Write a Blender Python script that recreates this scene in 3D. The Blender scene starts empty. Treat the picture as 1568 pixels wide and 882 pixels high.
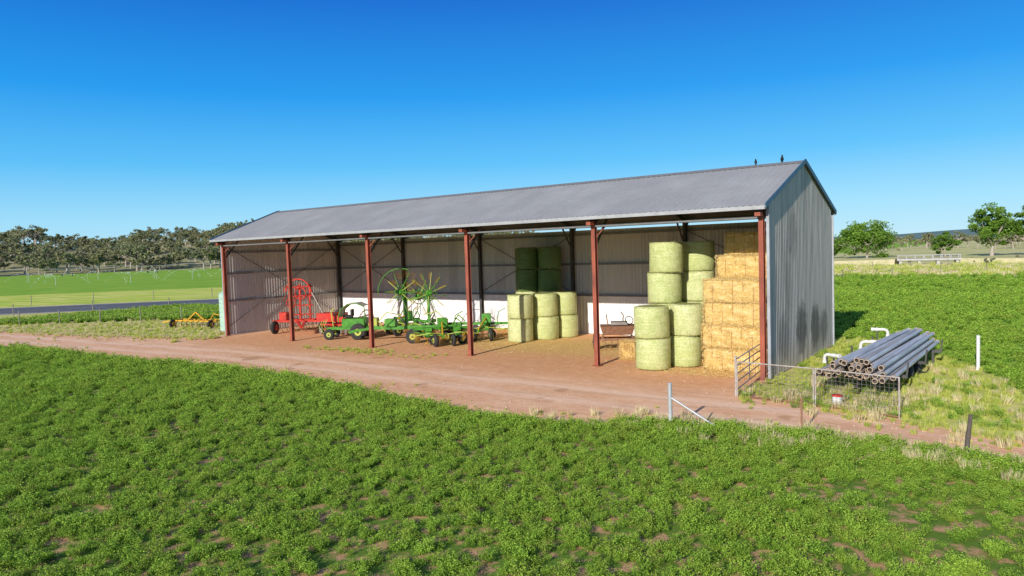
import bpy, math, random
import numpy as np
from mathutils import Vector, Matrix, Euler
random.seed(7); RNG=np.random.default_rng(7)
S=bpy.context.scene
rad=math.radians
# ---------------------------------------------------------------- camera
F=1088.95; CAM=(7.8787,-25.2136,4.851); YAW,PIT,ROL=0.643,0.053,-0.0323
fw=np.array([-math.sin(YAW)*math.cos(PIT),math.cos(YAW)*math.cos(PIT),-math.sin(PIT)])
r0=np.array([math.cos(YAW),math.sin(YAW),0]);u0=np.cross(r0,fw)
Rv=math.cos(ROL)*r0+math.sin(ROL)*u0;Uv=-math.sin(ROL)*r0+math.cos(ROL)*u0
cd=bpy.data.cameras.new("camera");cam=bpy.data.objects.new("camera",cd);S.collection.objects.link(cam)
m=Matrix.Identity(4)
for i in range(3):
    m[i][0]=Rv[i];m[i][1]=Uv[i];m[i][2]=-fw[i];m[i][3]=CAM[i]
cam.matrix_world=m
cd.sensor_width=36;cd.lens=36*F/1568;cd.clip_end=6000;cd.clip_start=.1
S.camera=cam
def in_view(x,y,mx=350):
    dx=x-CAM[0];dy=y-CAM[1]
    z=dx*fw[0]+dy*fw[1];l=dx*r0[0]+dy*r0[1]
    z2=np.maximum(z,.5)
    px=784+F*l/z2
    return (z>3)&(px>-mx)&(px<1568+mx)
# ---------------------------------------------------------------- materials
def newmat(name):
    M=bpy.data.materials.new(name);M.use_nodes=True
    nt=M.node_tree;b=nt.nodes["Principled BSDF"]
    return M,nt,b
class N:
    def __init__(s,nt): s.nt=nt
    def n(s,t,**k):
        x=s.nt.nodes.new(t)
        for a,v in k.items(): setattr(x,a,v)
        return x
    def l(s,a,b): s.nt.links.new(a,b)
    def obj(s): return s.n('ShaderNodeTexCoord').outputs['Object']
    def map(s,v,sc=(1,1,1)):
        q=s.n('ShaderNodeMapping');q.inputs['Scale'].default_value=sc;s.l(v,q.inputs['Vector']);return q.outputs[0]
    def noise(s,v,scale,det=4,rough=.6,dist=0):
        q=s.n('ShaderNodeTexNoise');q.inputs['Scale'].default_value=scale;q.inputs['Detail'].default_value=det
        q.inputs['Roughness'].default_value=rough;q.inputs['Distortion'].default_value=dist
        s.l(v,q.inputs['Vector']);return q.outputs['Fac']
    def ramp(s,f,a,b):
        q=s.n('ShaderNodeMapRange');q.inputs['From Min'].default_value=a;q.inputs['From Max'].default_value=b
        s.l(f,q.inputs['Value']);return q.outputs['Result']
    def mix(s,f,a,b,bt='MIX'):
        q=s.n('ShaderNodeMix',data_type='RGBA',blend_type=bt)
        for i,v in ((0,f),(6,a),(7,b)):
            if isinstance(v,(int,float)): q.inputs[i].default_value=v
            elif isinstance(v,tuple): q.inputs[i].default_value=(*v,1) if len(v)==3 else v
            else: s.l(v,q.inputs[i])
        return q.outputs[2]
    def math(s,op,a,b=0,c=None):
        q=s.n('ShaderNodeMath',operation=op)
        for i,v in enumerate((a,b)):
            if isinstance(v,(int,float)): q.inputs[i].default_value=v
            else: s.l(v,q.inputs[i])
        return q.outputs[0]
    def attr(s,name): return s.n('ShaderNodeAttribute',attribute_name=name)
    def bump(s,h,b,st=.3,d=.02):
        q=s.n('ShaderNodeBump');q.inputs['Strength'].default_value=st;q.inputs['Distance'].default_value=d
        s.l(h,q.inputs['Height']);s.l(q.outputs[0],b.inputs['Normal'])
def simple(name,c1,c2=None,rough=.6,metal=0,scale=3,stretch=(1,1,1),bump=0,spec=.3,det=5):
    M,nt,b=newmat(name);g=N(nt)
    c2=c2 or tuple(x*.6 for x in c1)
    v=g.map(g.obj(),stretch)
    f=g.ramp(g.noise(v,scale,det),.3,.7)
    g.l(g.mix(f,c1,c2),b.inputs['Base Color'])
    b.inputs['Roughness'].default_value=rough;b.inputs['Metallic'].default_value=metal
    b.inputs['Specular IOR Level'].default_value=spec
    if bump: g.bump(g.noise(v,scale*6,3),b,bump)
    return M
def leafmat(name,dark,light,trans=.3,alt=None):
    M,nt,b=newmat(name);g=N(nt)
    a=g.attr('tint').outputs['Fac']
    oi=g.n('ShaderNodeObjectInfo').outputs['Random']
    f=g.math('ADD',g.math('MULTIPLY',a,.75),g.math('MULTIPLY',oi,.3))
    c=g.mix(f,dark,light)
    if alt:
        r2=g.math('FRACT',g.math('MULTIPLY',oi,17.3))
        c=g.mix(g.ramp(r2,.55,1.2),c,alt)
    b.inputs['Roughness'].default_value=.6;b.inputs['Specular IOR Level'].default_value=.2
    g.l(c,b.inputs['Base Color'])
    t=g.n('ShaderNodeBsdfTranslucent');g.l(c,t.inputs['Color'])
    ms=g.n('ShaderNodeMixShader');ms.inputs[0].default_value=trans
    g.l(b.outputs[0],ms.inputs[1]);g.l(t.outputs[0],ms.inputs[2])
    g.l(ms.outputs[0],nt.nodes['Material Output'].inputs['Surface'])
    return M
# ---------------------------------------------------------------- mesh builder
class MB:
    def __init__(s): s.v=[];s.f=[];s.m=[];s.sm=[]
    def add(s,vs,fs,mi=0,smooth=False):
        o=len(s.v);s.v+= [tuple(v) for v in vs]
        s.f+=[tuple(i+o for i in f) for f in fs];s.m+=[mi]*len(fs);s.sm+=[smooth]*len(fs)
    def box(s,c,d,mi=0,rot=None):
        c=Vector(c);d=Vector(d)/2
        vs=[Vector((x*d.x,y*d.y,z*d.z)) for x in(-1,1) for y in(-1,1) for z in(-1,1)]
        if rot is not None: vs=[rot@v for v in vs]
        s.add([v+c for v in vs],[(0,1,3,2),(4,6,7,5),(0,4,5,1),(2,3,7,6),(0,2,6,4),(1,5,7,3)],mi)
    def frame(s,p,q,up=(0,0,1)):
        p=Vector(p);q=Vector(q);d=(q-p).normalized();u=Vector(up)
        if abs(d.dot(u))>.98:u=Vector((0,1,0))
        x=d.cross(u).normalized();y=x.cross(d).normalized()
        return p,q,d,x,y
    def beam(s,p,q,w,h,mi=0,up=(0,0,1)):
        p,q,d,x,y=s.frame(p,q,up)
        vs=[e+x*a*w/2+y*b*h/2 for e in(p,q) for a,b in((-1,-1),(1,-1),(1,1),(-1,1))]
        s.add(vs,[(0,3,2,1),(4,5,6,7),(0,1,5,4),(1,2,6,5),(2,3,7,6),(3,0,4,7)],mi)
    def ibeam(s,p,q,w,h,mi=0,up=(0,0,1)):
        P,Q,d,x,y=s.frame(p,q,up);t=.014
        s.beam(P+y*(h/2-t/2),Q+y*(h/2-t/2),w,t,mi,up);s.beam(P-y*(h/2-t/2),Q-y*(h/2-t/2),w,t,mi,up)
        s.beam(P,Q,t,h-2*t-.002,mi,up)
    def cyl(s,p,q,r1,r2=None,n=10,mi=0,cap=True,smooth=True):
        r2=r1 if r2 is None else r2
        p,q,d,x,y=s.frame(p,q)
        vs=[];
        for e,r in((p,r1),(q,r2)):
            for i in range(n):
                a=2*math.pi*i/n;vs.append(e+x*math.cos(a)*r+y*math.sin(a)*r)
        s.add(vs,[(i,(i+1)%n,n+(i+1)%n,n+i) for i in range(n)],mi,smooth)
        if cap:
            s.add(vs,[tuple(range(n))[::-1],tuple(range(n,2*n))],mi)
    def tube(s,pts,r,n=8,mi=0):
        for a,b in zip(pts[:-1],pts[1:]): s.cyl(a,b,r,r,n,mi)
    def torus(s,c,ax,R,r,n=20,m2=8,mi=0):
        c=Vector(c);_,_,d,x,y=s.frame(c,c+Vector(ax));vs=[]
        for i in range(n):
            a=2*math.pi*i/n;rd=x*math.cos(a)+y*math.sin(a)
            for j in range(m2):
                b=2*math.pi*j/m2;vs.append(c+rd*(R+r*math.cos(b))+d*r*math.sin(b))
        s.add(vs,[(i*m2+j,((i+1)%n)*m2+j,((i+1)%n)*m2+(j+1)%m2,i*m2+(j+1)%m2) for i in range(n) for j in range(m2)],mi,True)
    def wheel(s,c,ax,R,w,mi_t,mi_h):
        c=Vector(c);a=Vector(ax).normalized()
        s.cyl(c-a*w/2,c+a*w/2,R*.86,R*.86,20,mi_t)
        s.torus(c,a,R*.8,w*.5 if w*.5<R*.3 else R*.3,20,8,mi_t)
        s.cyl(c-a*(w*.62),c+a*(w*.62),R*.45,R*.45,14,mi_h)
        s.cyl(c-a*(w*.75),c+a*(w*.75),R*.15,R*.15,8,mi_t)
    def obj(s,name,mats,parent=None,col=None,loc=None):
        me=bpy.data.meshes.new(name);me.from_pydata(s.v,[],s.f)
        for mt in mats: me.materials.append(mt)
        me.polygons.foreach_set('material_index',s.m);me.polygons.foreach_set('use_smooth',s.sm)
        me.update()
        o=bpy.data.objects.new(name,me)
        if col is None: S.collection.objects.link(o)
        elif col!='none': col.objects.link(o)
        if parent: o.parent=parent
        if loc: o.location=loc
        return o
def empty(name,loc=(0,0,0)):
    o=bpy.data.objects.new(name,None);S.collection.objects.link(o);o.location=loc;return o
def npmesh(name,V,Fc,mats,tint=None,smooth=False):
    V=np.asarray(V,dtype=np.float32);Fc=np.asarray(Fc,dtype=np.int32);k=Fc.shape[1]
    me=bpy.data.meshes.new(name);me.vertices.add(len(V));me.vertices.foreach_set('co',V.ravel())
    me.loops.add(Fc.size);me.loops.foreach_set('vertex_index',Fc.ravel())
    me.polygons.add(len(Fc));me.polygons.foreach_set('loop_start',np.arange(0,Fc.size,k,dtype=np.int32))
    me.polygons.foreach_set('loop_total',np.full(len(Fc),k,dtype=np.int32))
    me.update(calc_edges=True);me.validate()
    for mt in mats: me.materials.append(mt)
    if tint is not None:
        a=me.attributes.new('tint','FLOAT','POINT');a.data.foreach_set('value',np.asarray(tint,dtype=np.float32))
    if smooth: me.polygons.foreach_set('use_smooth',[True]*len(Fc))
    return me
def leafcloud(P,size,up=.3,rng=RNG,aspect=.6):
    n=len(P);d=rng.normal(size=(n,3));d/=np.linalg.norm(d,axis=1)[:,None]
    nr=rng.normal(size=(n,3));nr[:,2]=abs(nr[:,2])+up;nr/=np.linalg.norm(nr,axis=1)[:,None]
    a=np.cross(d,nr);a/=np.linalg.norm(a,axis=1)[:,None]+1e-9
    b=np.cross(nr,a)
    s=(size*(.6+.8*rng.random(n)))[:,None] if np.isscalar(size) else size[:,None]
    V=np.stack([P-a*s,P+b*s*aspect,P+a*s,P-b*s*aspect],1).reshape(-1,3)
    Fc=np.arange(4*n).reshape(n,4)
    return V,Fc
# ---------------------------------------------------------------- scatter
def scatter(name,P,scl,rotz,srcs,tilt=.15):
    col=bpy.data.collections.new(name+"_src")
    for o in srcs: col.objects.link(o)
    n=len(P);me=bpy.data.meshes.new(name);me.vertices.add(n)
    me.vertices.foreach_set('co',np.asarray(P,dtype=np.float32).ravel())
    rot=np.zeros((n,3),dtype=np.float32);rot[:,2]=rotz;rot[:,:2]=RNG.normal(size=(n,2))*tilt
    a=me.attributes.new('rot','FLOAT_VECTOR','POINT');a.data.foreach_set('vector',rot.ravel())
    a=me.attributes.new('scl','FLOAT','POINT');a.data.foreach_set('value',np.asarray(scl,dtype=np.float32))
    a=me.attributes.new('idx','INT','POINT');a.data.foreach_set('value',RNG.integers(0,len(srcs),n).astype(np.int32))
    o=bpy.data.objects.new(name,me);S.collection.objects.link(o)
    ng=bpy.data.node_groups.new(name,'GeometryNodeTree')
    ng.interface.new_socket('Geometry',in_out='INPUT',socket_type='NodeSocketGeometry')
    ng.interface.new_socket('Geometry',in_out='OUTPUT',socket_type='NodeSocketGeometry')
    gi=ng.nodes.new('NodeGroupInput');go=ng.nodes.new('NodeGroupOutput')
    iop=ng.nodes.new('GeometryNodeInstanceOnPoints');ci=ng.nodes.new('GeometryNodeCollectionInfo')
    ci.inputs['Collection'].default_value=col;ci.inputs['Separate Children'].default_value=True;ci.inputs['Reset Children'].default_value=True
    def na(nm,t):
        x=ng.nodes.new('GeometryNodeInputNamedAttribute');x.data_type=t;x.inputs['Name'].default_value=nm
        return [q for q in x.outputs if q.enabled and q.name=='Attribute'][0]
    L=ng.links.new
    L(gi.outputs[0],iop.inputs['Points']);L(ci.outputs[0],iop.inputs['Instance'])
    iop.inputs['Pick Instance'].default_value=True
    L(na('idx','INT'),iop.inputs['Instance Index']);L(na('rot','FLOAT_VECTOR'),iop.inputs['Rotation'])
    L(na('scl','FLOAT'),iop.inputs['Scale']);L(iop.outputs[0],go.inputs[0])
    md=o.modifiers.new('scatter','NODES');md.node_group=ng
    return o
# ---------------------------------------------------------------- world & sun
W=bpy.data.worlds.new("World");S.world=W;W.use_nodes=True
g=N(W.node_tree);bg=W.node_tree.nodes['Background']
sky=g.n('ShaderNodeTexSky',sky_type='NISHITA');sky.sun_disc=False
EL=rad(22.7);sky.sun_elevation=EL;sky.sun_rotation=rad(175.3);sky.altitude=300;sky.air_density=1.0;sky.dust_density=.2;sky.ozone_density=3
sep=g.n('ShaderNodeSeparateXYZ');g.l(g.n('ShaderNodeTexCoord').outputs['Generated'],sep.inputs[0])
cr=g.n('ShaderNodeValToRGB');g.l(sep.outputs[2],cr.inputs[0])
stops=[(0,(.48,.76,.92)),(.05,(.32,.69,.93)),(.12,(.09,.50,.91)),(.21,(.005,.31,.84)),(.34,(.0,.13,.61)),(.45,(.03,.13,.46)),(1,(.18,.22,.34))]
e=cr.color_ramp.elements
e[0].position=0;e[0].color=(*stops[0][1],1);e[1].position=1;e[1].color=(*stops[-1][1],1)
for p,c in stops[1:-1]:
    q=e.new(p);q.color=(*c,1)
vs_=g.n('ShaderNodeVectorMath',operation='SCALE');g.l(cr.outputs[0],vs_.inputs[0]);vs_.inputs['Scale'].default_value=7.0
g.l(g.mix(.93,sky.outputs[0],vs_.outputs[0]),bg.inputs['Color']);bg.inputs['Strength'].default_value=.15
sl=bpy.data.lights.new("sun",'SUN');sl.energy=5;sl.angle=rad(.5);sl.color=(1,.95,.86)
so=bpy.data.objects.new("sun",sl);S.collection.objects.link(so)
ld=Vector((-.085*math.cos(EL),.996*math.cos(EL),-math.sin(EL)))
so.rotation_euler=ld.to_track_quat('-Z','Y').to_euler();so.location=(0,-40,30)
S.view_settings.view_transform='Standard';S.view_settings.look='None';S.view_settings.exposure=0
# ---------------------------------------------------------------- zones
NE=np.array([(-300,-25),(-80,-12.8),(-41.3,-10.2),(-28.2,-8.9),(-18.1,-8.1),(-9.5,-8.9),(-5,-9.4),(-2.7,-9.3),(-.5,-7.9),(4.1,-6.9),(7.6,-7.4),(20,-9),(300,-40)])
FE=np.array([(-300,-16),(-80,-8.2),(-55.3,-5.8),(-45,-4.4),(-38,-2.6),(-34.2,-1.6),(-31.6,-.9),(-1,-.9),(.8,-2.6),(5.2,-4.4),(7.5,-5.2),(20,-7.6),(300,-38)])
def ne(x): return np.interp(x,NE[:,0],NE[:,1])
def fe(x): return np.interp(x,FE[:,0],FE[:,1])
RD=np.array([.66,.75]);RD/=np.linalg.norm(RD);RN=np.array([-RD[1],RD[0]]);R0=np.array([-77,1.2])
def rdist(x,y): return (x-R0[0])*RN[0]+(y-R0[1])*RN[1]
FD=np.array([.82,.57]);FN=np.array([-.57,.82]);F0=np.array([-58.4,-1.9])
def fdist(x,y): return (x-F0[0])*FN[0]+(y-F0[1])*FN[1]
def ss(x,a,b):
    t=np.clip((x-a)/(b-a),0,1);return t
def zones(x,y):
    near=ss(ne(x)-y,-.6,.6)
    shed=ss(x,-35,-34)*ss(-x,-.6,.4)*ss(y,-2,-1)*ss(-y,-10.5,-9.8)
    dirt=np.maximum(ss(y-ne(x),-.3,.9)*ss(fe(x)-y,-.9,.6),shed)
    ba=np.interp(y,[-30,1.5,5,8,11,14,80],[9.5,7.4,6.2,4.6,2.0,.8,-3.])
    right=ss(x-ba,-.5,.7)*ss(y,-2.5,0)*ss(-y,-76,-72)*(x>-2)
    back=ss(y,11,13)*ss(-y,-76,-72)*ss(x,-60,-50)
    left=ss(fdist(x,y),0,.8)*ss(-rdist(x,y),1.5,3)*ss(x,-66,-60)*ss(-x,35,36.5)
    alf=np.clip(np.maximum.reduce([near,right,back*(x<1.5),left*(y<14)]),0,1)
    farL=ss(rdist(x,y),48,56)*ss(-x,40,60)
    dry=ss(rdist(x,y),13,15)*(1-farL)*ss(-x,20,40)
    pale=ss(y,116,122)*ss(x,-120,-90)
    rough=ss(y,73,77)*(1-pale)*ss(x,-120,-60)
    straw=shed*np.exp(-(((x+12)/7)**2+((y-4.5)/3.2)**2))
    straw=np.maximum(straw,shed*np.exp(-(((x+2)/3)**2+((y-.6)/1.)**2))*.8)
    apron=ss(x,-34,-31)*ss(-x,-1,1.5)*ss(y,-3.4,-2.0)
    return dict(m_dirt=dirt,m_alf=np.clip(alf+farL*1,0,1),m_dry=dry,m_pale=pale,m_rough=rough,m_straw=straw,m_apron=apron)
# ---------------------------------------------------------------- ground
def dirtcolor(g,v):
    n1=g.noise(v,.35,5,.6);n2=g.noise(v,3,6,.7);n3=g.noise(v,28,3,.7)
    c=g.mix(g.ramp(n1,.35,.65),(.90,.53,.31),(.80,.42,.22))
    c=g.mix(g.ramp(n2,.45,.75),c,(.97,.63,.41))
    ap=g.mix(g.ramp(n2,.35,.65),(.70,.33,.145),(.84,.44,.22))
    c=g.mix(g.math('MULTIPLY',g.attr('m_apron').outputs['Fac'],.8),c,ap)
    c=g.mix(g.math('MULTIPLY',g.ramp(n3,.52,.8),.5),c,(.46,.24,.12))
    return c,n2,n3
M,nt,b=newmat("ground_material");g=N(nt);v=g.obj()
dc,n2,n3=dirtcolor(g,v)
gn=g.noise(v,1.2,6,.7);gn2=g.noise(v,14,5,.7);gn0=g.noise(v,.12,4,.6);gn3=g.noise(v,2.6,4,.6)
grass=g.mix(g.ramp(gn,.35,.65),(.48,.52,.09),(.78,.68,.24))
grass=g.mix(g.ramp(gn2,.5,.75),grass,(.28,.34,.05))
alf=g.mix(g.ramp(gn2,.38,.62),(.15,.32,.02),(.30,.50,.05))
alf=g.mix(g.ramp(gn0,.4,.6),alf,g.mix(.4,alf,(.42,.54,.07)))
soil=g.mix(g.ramp(n3,.3,.7),(.68,.40,.22),(.38,.22,.11))
alf=g.mix(g.attr('m_soil').outputs['Fac'],alf,g.mix(g.ramp(gn3,.40,.52),soil,(.13,.22,.03)))
dry=g.mix(g.ramp(gn0,.4,.6),(.60,.64,.10),(.76,.70,.20));dry=g.mix(g.ramp(g.noise(g.map(v,(.02,.25,1)),3),.45,.6),dry,(.42,.56,.06))
pale=g.mix(g.ramp(g.noise(g.map(v,(.01,.05,1)),3),.42,.6),(.74,.62,.32),(.46,.50,.14))
rough=g.mix(g.ramp(gn,.35,.6),(.72,.58,.32),(.34,.38,.1))
straw=g.mix(g.ramp(gn2,.35,.65),(.92,.62,.24),(.58,.34,.12))
def msk(nm,ns,w=.8,k=4.):
    a=g.attr(nm).outputs['Fac']
    q=g.math('ADD',a,g.math('MULTIPLY',g.math('SUBTRACT',ns,.5),w))
    r=g.n('ShaderNodeMapRange');r.inputs['From Min'].default_value=.5-.5/k;r.inputs['From Max'].default_value=.5+.5/k
    g.l(q,r.inputs['Value']);return r.outputs[0]
c=grass
c=g.mix(msk('m_dry',gn),c,dry)
c=g.mix(msk('m_rough',gn),c,rough)
c=g.mix(msk('m_pale',gn,.3),c,pale)
c=g.mix(msk('m_alf',gn,1.0),c,alf)
c=g.mix(msk('m_dirt',gn,1.3),c,dc)
c=g.mix(msk('m_straw',g.noise(v,5,5,.7),1.2,2.),c,straw)
g.l(c,b.inputs['Base Color']);b.inputs['Roughness'].default_value=.95;b.inputs['Specular IOR Level'].default_value=.1
g.bump(g.math('ADD',n2,g.math('MULTIPLY',n3,.5)),b,.5,.06)
GM=M
xs=np.concatenate([-95-np.geomspace(1,3000,40)[::-1],np.arange(-95,30,.5),30+np.geomspace(1,3000,40)])
ys=np.concatenate([-32-np.geomspace(1,2000,20)[::-1],np.arange(-32,24,.5),np.arange(24,130,2),130+np.geomspace(2,3500,40)])
X,Y=np.meshgrid(xs,ys);nx,ny=len(xs),len(ys)
V=np.stack([X.ravel(),Y.ravel(),np.zeros(X.size)],1)
i=np.arange(nx-1)[None,:]+nx*np.arange(ny-1)[:,None];i=i.ravel()
me=npmesh("ground",V,np.stack([i,i+1,i+nx+1,i+nx],1),[GM])
z=zones(V[:,0],V[:,1])
dc_=np.hypot(V[:,0]-CAM[0],V[:,1]-CAM[1])
z['m_soil']=(1-ss(dc_,22,50))*(V[:,1]<0)+.15*(1-ss(dc_,25,60))*(V[:,1]>=0)
for k,a in z.items():
    q=me.attributes.new(k,'FLOAT','POINT');q.data.foreach_set('value',a.astype(np.float32))
go=bpy.data.objects.new("ground",me);S.collection.objects.link(go)
M,nt,b=newmat("dirt_track_material");g=N(nt);v=g.obj()
c,n2,n3=dirtcolor(g,v)
tr=g.attr('rut').outputs['Fac']
c=g.mix(g.math('MULTIPLY',tr,.6),c,(.99,.70,.50))
c=g.mix(g.math('MULTIPLY',g.ramp(g.noise(v,.5,3,.5),.64,.70),.55),c,(.42,.20,.09))
c=g.mix(g.math('MULTIPLY',g.ramp(g.noise(g.map(v,(.25,1.6,1)),1.1,5,.65),.5,.66),.5),c,(.62,.32,.16))
g.l(c,b.inputs['Base Color']);b.inputs['Roughness'].default_value=.95;b.inputs['Specular IOR Level'].default_value=.1
g.bump(g.math('ADD',n2,g.math('MULTIPLY',n3,.5)),b,.5,.05)
tx=np.arange(-90,22,.25);tv=np.linspace(0,1,22);V=[];rut=[];apv=[]
def wob(x,ph): return .22*np.sin(x*1.3+ph)+.14*np.sin(x*3.1+2*ph)+.08*np.sin(x*7.7+ph)
for x in tx:
    a=ne(x)+.7+wob(x,1)*.9;e=fe(x)-.5+wob(x,4)*.9
    if -31<x<0: e=-1.6+.35*math.sin(x*.9)+wob(x,4)
    cy=max(e,a+.8)
    for t in tv:
        y=a+(cy-a)*t;V.append((x,y,.005));apv.append(float(ss(x,-34,-31)*ss(-x,-1,1.5)*ss(y,-3.4,-2.0)))
        c0=np.interp(x,[-90,-55,-40,-25,-10,-2,3,8,20],[-11,-8,-6.6,-5,-5.2,-5.3,-5.3,-6.3,-8.3])
        rut.append(math.exp(-((abs(y-c0)-.85)/.33)**2))
nv=len(tv);i=(np.arange(nv-1)[None,:]+nv*np.arange(len(tx)-1)[:,None]).ravel()
me=npmesh("dirt_track",V,np.stack([i,i+nv,i+nv+1,i+1],1),[M])
q=me.attributes.new('rut','FLOAT','POINT');q.data.foreach_set('value',np.array(rut,dtype=np.float32))
q=me.attributes.new('m_apron','FLOAT','POINT');q.data.foreach_set('value',np.array(apv,dtype=np.float32))
o=bpy.data.objects.new("dirt_track",me);S.collection.objects.link(o)
asp=simple("asphalt",(.14,.14,.15),(.11,.11,.115),.9,scale=2,bump=.1)
whi=simple("road_paint",(.75,.75,.72),(.6,.6,.58),.7)
gravel=simple("gravel_shoulder",(.60,.52,.36),(.48,.42,.26),.95,scale=4)
mb=MB()
def rp(t,w,z): p=R0+RD*t+RN*w;return (p[0],p[1],z)
def strip(w0,w1,z,mi,t0=-400,t1=500): mb.add([rp(t0,w0,z),rp(t1,w0,z),rp(t1,w1,z),rp(t0,w1,z)],[(0,1,2,3)],mi)
strip(-1.2,13.2,.006,2);strip(0,12,.012,0);strip(.5,.65,.018,1);strip(11.3,11.45,.018,1)
for t in range(-200,300,12): strip(5.95,6.08,.018,1,t,t+4)
mb.obj("asphalt_road",[asp,whi,gravel])
# ---------------------------------------------------------------- shed
BAY=6.7611;LEN=BAY*5;D=9.225;H=6.0;RH=8.0
def metalsheet(name,c1,c2,c3,metal=.35,stains=None,rough=.5,panel=.22):
    M,nt,b=newmat(name);g=N(nt);v=g.obj()
    st=g.noise(g.map(v,(6,6,.25)),1.5,5,.65);lg=g.noise(v,.5,4)
    c=g.mix(g.ramp(st,.35,.65),c1,c2);c=g.mix(g.ramp(lg,.45,.75),c,c3)
    sheet=g.n('ShaderNodeTexWhiteNoise',noise_dimensions='1D')
    sx=g.n('ShaderNodeSeparateXYZ');g.l(v,sx.inputs[0])
    g.l(g.math('FLOOR',g.math('DIVIDE',g.math('ADD',sx.outputs[0],sx.outputs[1] if panel>.1 else 0.),.762)),sheet.inputs['W'])
    c=g.mix(g.math('MULTIPLY',sheet.outputs[0],panel),c,(.05,.05,.055))
    if stains:
        for (y0,z0,ry,rz,a) in stains:
            e=g.math('ADD',g.math('POWER',g.math('ABSOLUTE',g.math('DIVIDE',g.math('SUBTRACT',sx.outputs[1],y0),ry)),2.),g.math('POWER',g.math('ABSOLUTE',g.math('DIVIDE',g.math('SUBTRACT',sx.outputs[2],z0),rz)),2.))
            e=g.math('ADD',e,g.math('MULTIPLY',g.math('SUBTRACT',g.noise(v,2.5,4),.5),1.6))
            f=g.math('MULTIPLY',g.ramp(e,1.1,.3),a);c=g.mix(f,c,(.07,.06,.05))
    g.l(c,b.inputs['Base Color']);b.inputs['Metallic'].default_value=metal;b.inputs['Roughness'].default_value=rough
    b.inputs['Specular IOR Level'].default_value=.25
    return M
wallR=metalsheet("weathered_wall_steel",(.66,.58,.50),(.36,.315,.27),(.54,.475,.41),.0,
   [(1.8,1.3,.9,1.0,.45),(4.2,1.4,.9,1.1,.75),(6.3,1.2,.8,1.1,.75),(7.8,1.1,.7,.9,.6),(3.0,5.2,.7,1.2,.4),(2.4,3.6,.5,1.8,.3)],panel=.12)
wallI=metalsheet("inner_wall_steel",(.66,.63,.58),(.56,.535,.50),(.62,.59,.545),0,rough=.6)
wallW=metalsheet("lower_wall_sunlit_white",(.92,.91,.88),(.82,.81,.79),(.88,.87,.84),0,rough=.6,panel=.06)  # sunlit band below the eave shadow put into the colour as whiter sheeting
roofM=metalsheet("roof_steel",(.33,.325,.32),(.285,.282,.28),(.37,.365,.36),0,rough=.65,panel=.07)
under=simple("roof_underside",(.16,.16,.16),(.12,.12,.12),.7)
red=simple("rusty_red_steel",(.42,.11,.06),(.20,.06,.04),.7,scale=2.5,bump=.1,stretch=(1,1,.4))
galv=simple("galvanised_steel",(.6,.6,.6),(.45,.45,.45),.45,.3,scale=4)
darkst=simple("dark_steel",(.10,.095,.09),(.06,.055,.05),.6)
gutM=simple("gutter_steel",(.42,.42,.42),(.33,.33,.33),.5,.1)
barge=simple("blue_flashing",(.10,.19,.28),(.07,.14,.21),.5)
shed=empty("hay_shed")
XL=-LEN-.12;XR=.16;OF=.45
def rz(y): return 6.1+(RH-6.1)*(1-abs(y-D/2)/(D/2+OF))
xr=[];zr=[];x=-LEN-.5
while x<XR+.12:
    for dx,dz in((0,0),(.03,.02),(.06,.02),(.09,0)): xr.append(x+dx);zr.append(dz)
    x+=.25
mb=MB()
for (ya,yb) in((-OF,D/2),(D/2,D+OF)):
    n=len(xr);vs=[];fs=[]
    K=6
    for k in range(K+1):
        y=ya+(yb-ya)*k/K
        for a,b_ in zip(xr,zr): vs.append((a,y,rz(y)+b_+.01))
    for k in range(K):
        for j in range(n-1): fs.append((k*n+j,k*n+j+1,(k+1)*n+j+1,(k+1)*n+j))
    mb.add(vs,fs,0)
mb.obj("roof",[roofM],shed)
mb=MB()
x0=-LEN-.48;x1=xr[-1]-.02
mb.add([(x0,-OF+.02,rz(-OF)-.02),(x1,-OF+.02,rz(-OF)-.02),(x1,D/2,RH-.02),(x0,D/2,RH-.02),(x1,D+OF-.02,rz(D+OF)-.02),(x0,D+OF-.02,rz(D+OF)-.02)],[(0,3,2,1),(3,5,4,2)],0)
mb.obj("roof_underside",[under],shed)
mb=MB()
for s_ in(-1,1):
    a=math.atan2(RH-6.1,D/2+OF)
    mb.box(((x0+x1)/2,D/2+s_*.14,RH-.01),(x1-x0+.06,.31,.012),0,Matrix.Rotation(-s_*a,3,'X'))
mb.obj("ridge_cap",[simple("ridge_flashing",(.22,.22,.22),(.17,.17,.17),.5)],shed)
mb=MB()
for yy,sg in((-OF-.07,-1),(D+OF+.07,1)):
    mb.box(((x0+x1)/2,yy,5.985),(x1-x0,.13,.012),0);mb.box(((x0+x1)/2,yy+sg*.07,6.04),(x1-x0,.01,.13),0)
    mb.box(((x0+x1)/2,yy-sg*.07,6.04),(x1-x0,.01,.13),0)
mb.obj("gutter",[gutM],shed)
mb=MB()
for xx in (x1+.02,x0-.02):
    mb.beam((xx,-OF-.1,rz(-OF)+.0),(xx,D/2,RH+.02),.03,.17,0);mb.beam((xx,D+OF+.1,rz(D+OF)+.0),(xx,D/2,RH+.02),.03,.17,0)
mb.obj("barge_flashing",[barge],shed)
def corr(p0,p1,topf,botf,nrm,mi,mb,pitch=.2,amp=.022):
    L=math.hypot(p1[0]-p0[0],p1[1]-p0[1]);n=int(L/pitch)*4
    vs=[]
    for k in range(n+1):
        t=k/n;x=p0[0]+(p1[0]-p0[0])*t;y=p0[1]+(p1[1]-p0[1])*t
        o=amp*(0,0,1,1)[k%4]
        vs+=[(x+nrm[0]*o,y+nrm[1]*o,botf),(x+nrm[0]*o,y+nrm[1]*o,topf(y))]
    mb.add(vs,[(2*k,2*k+2,2*k+3,2*k+1) for k in range(n)],mi)
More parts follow.
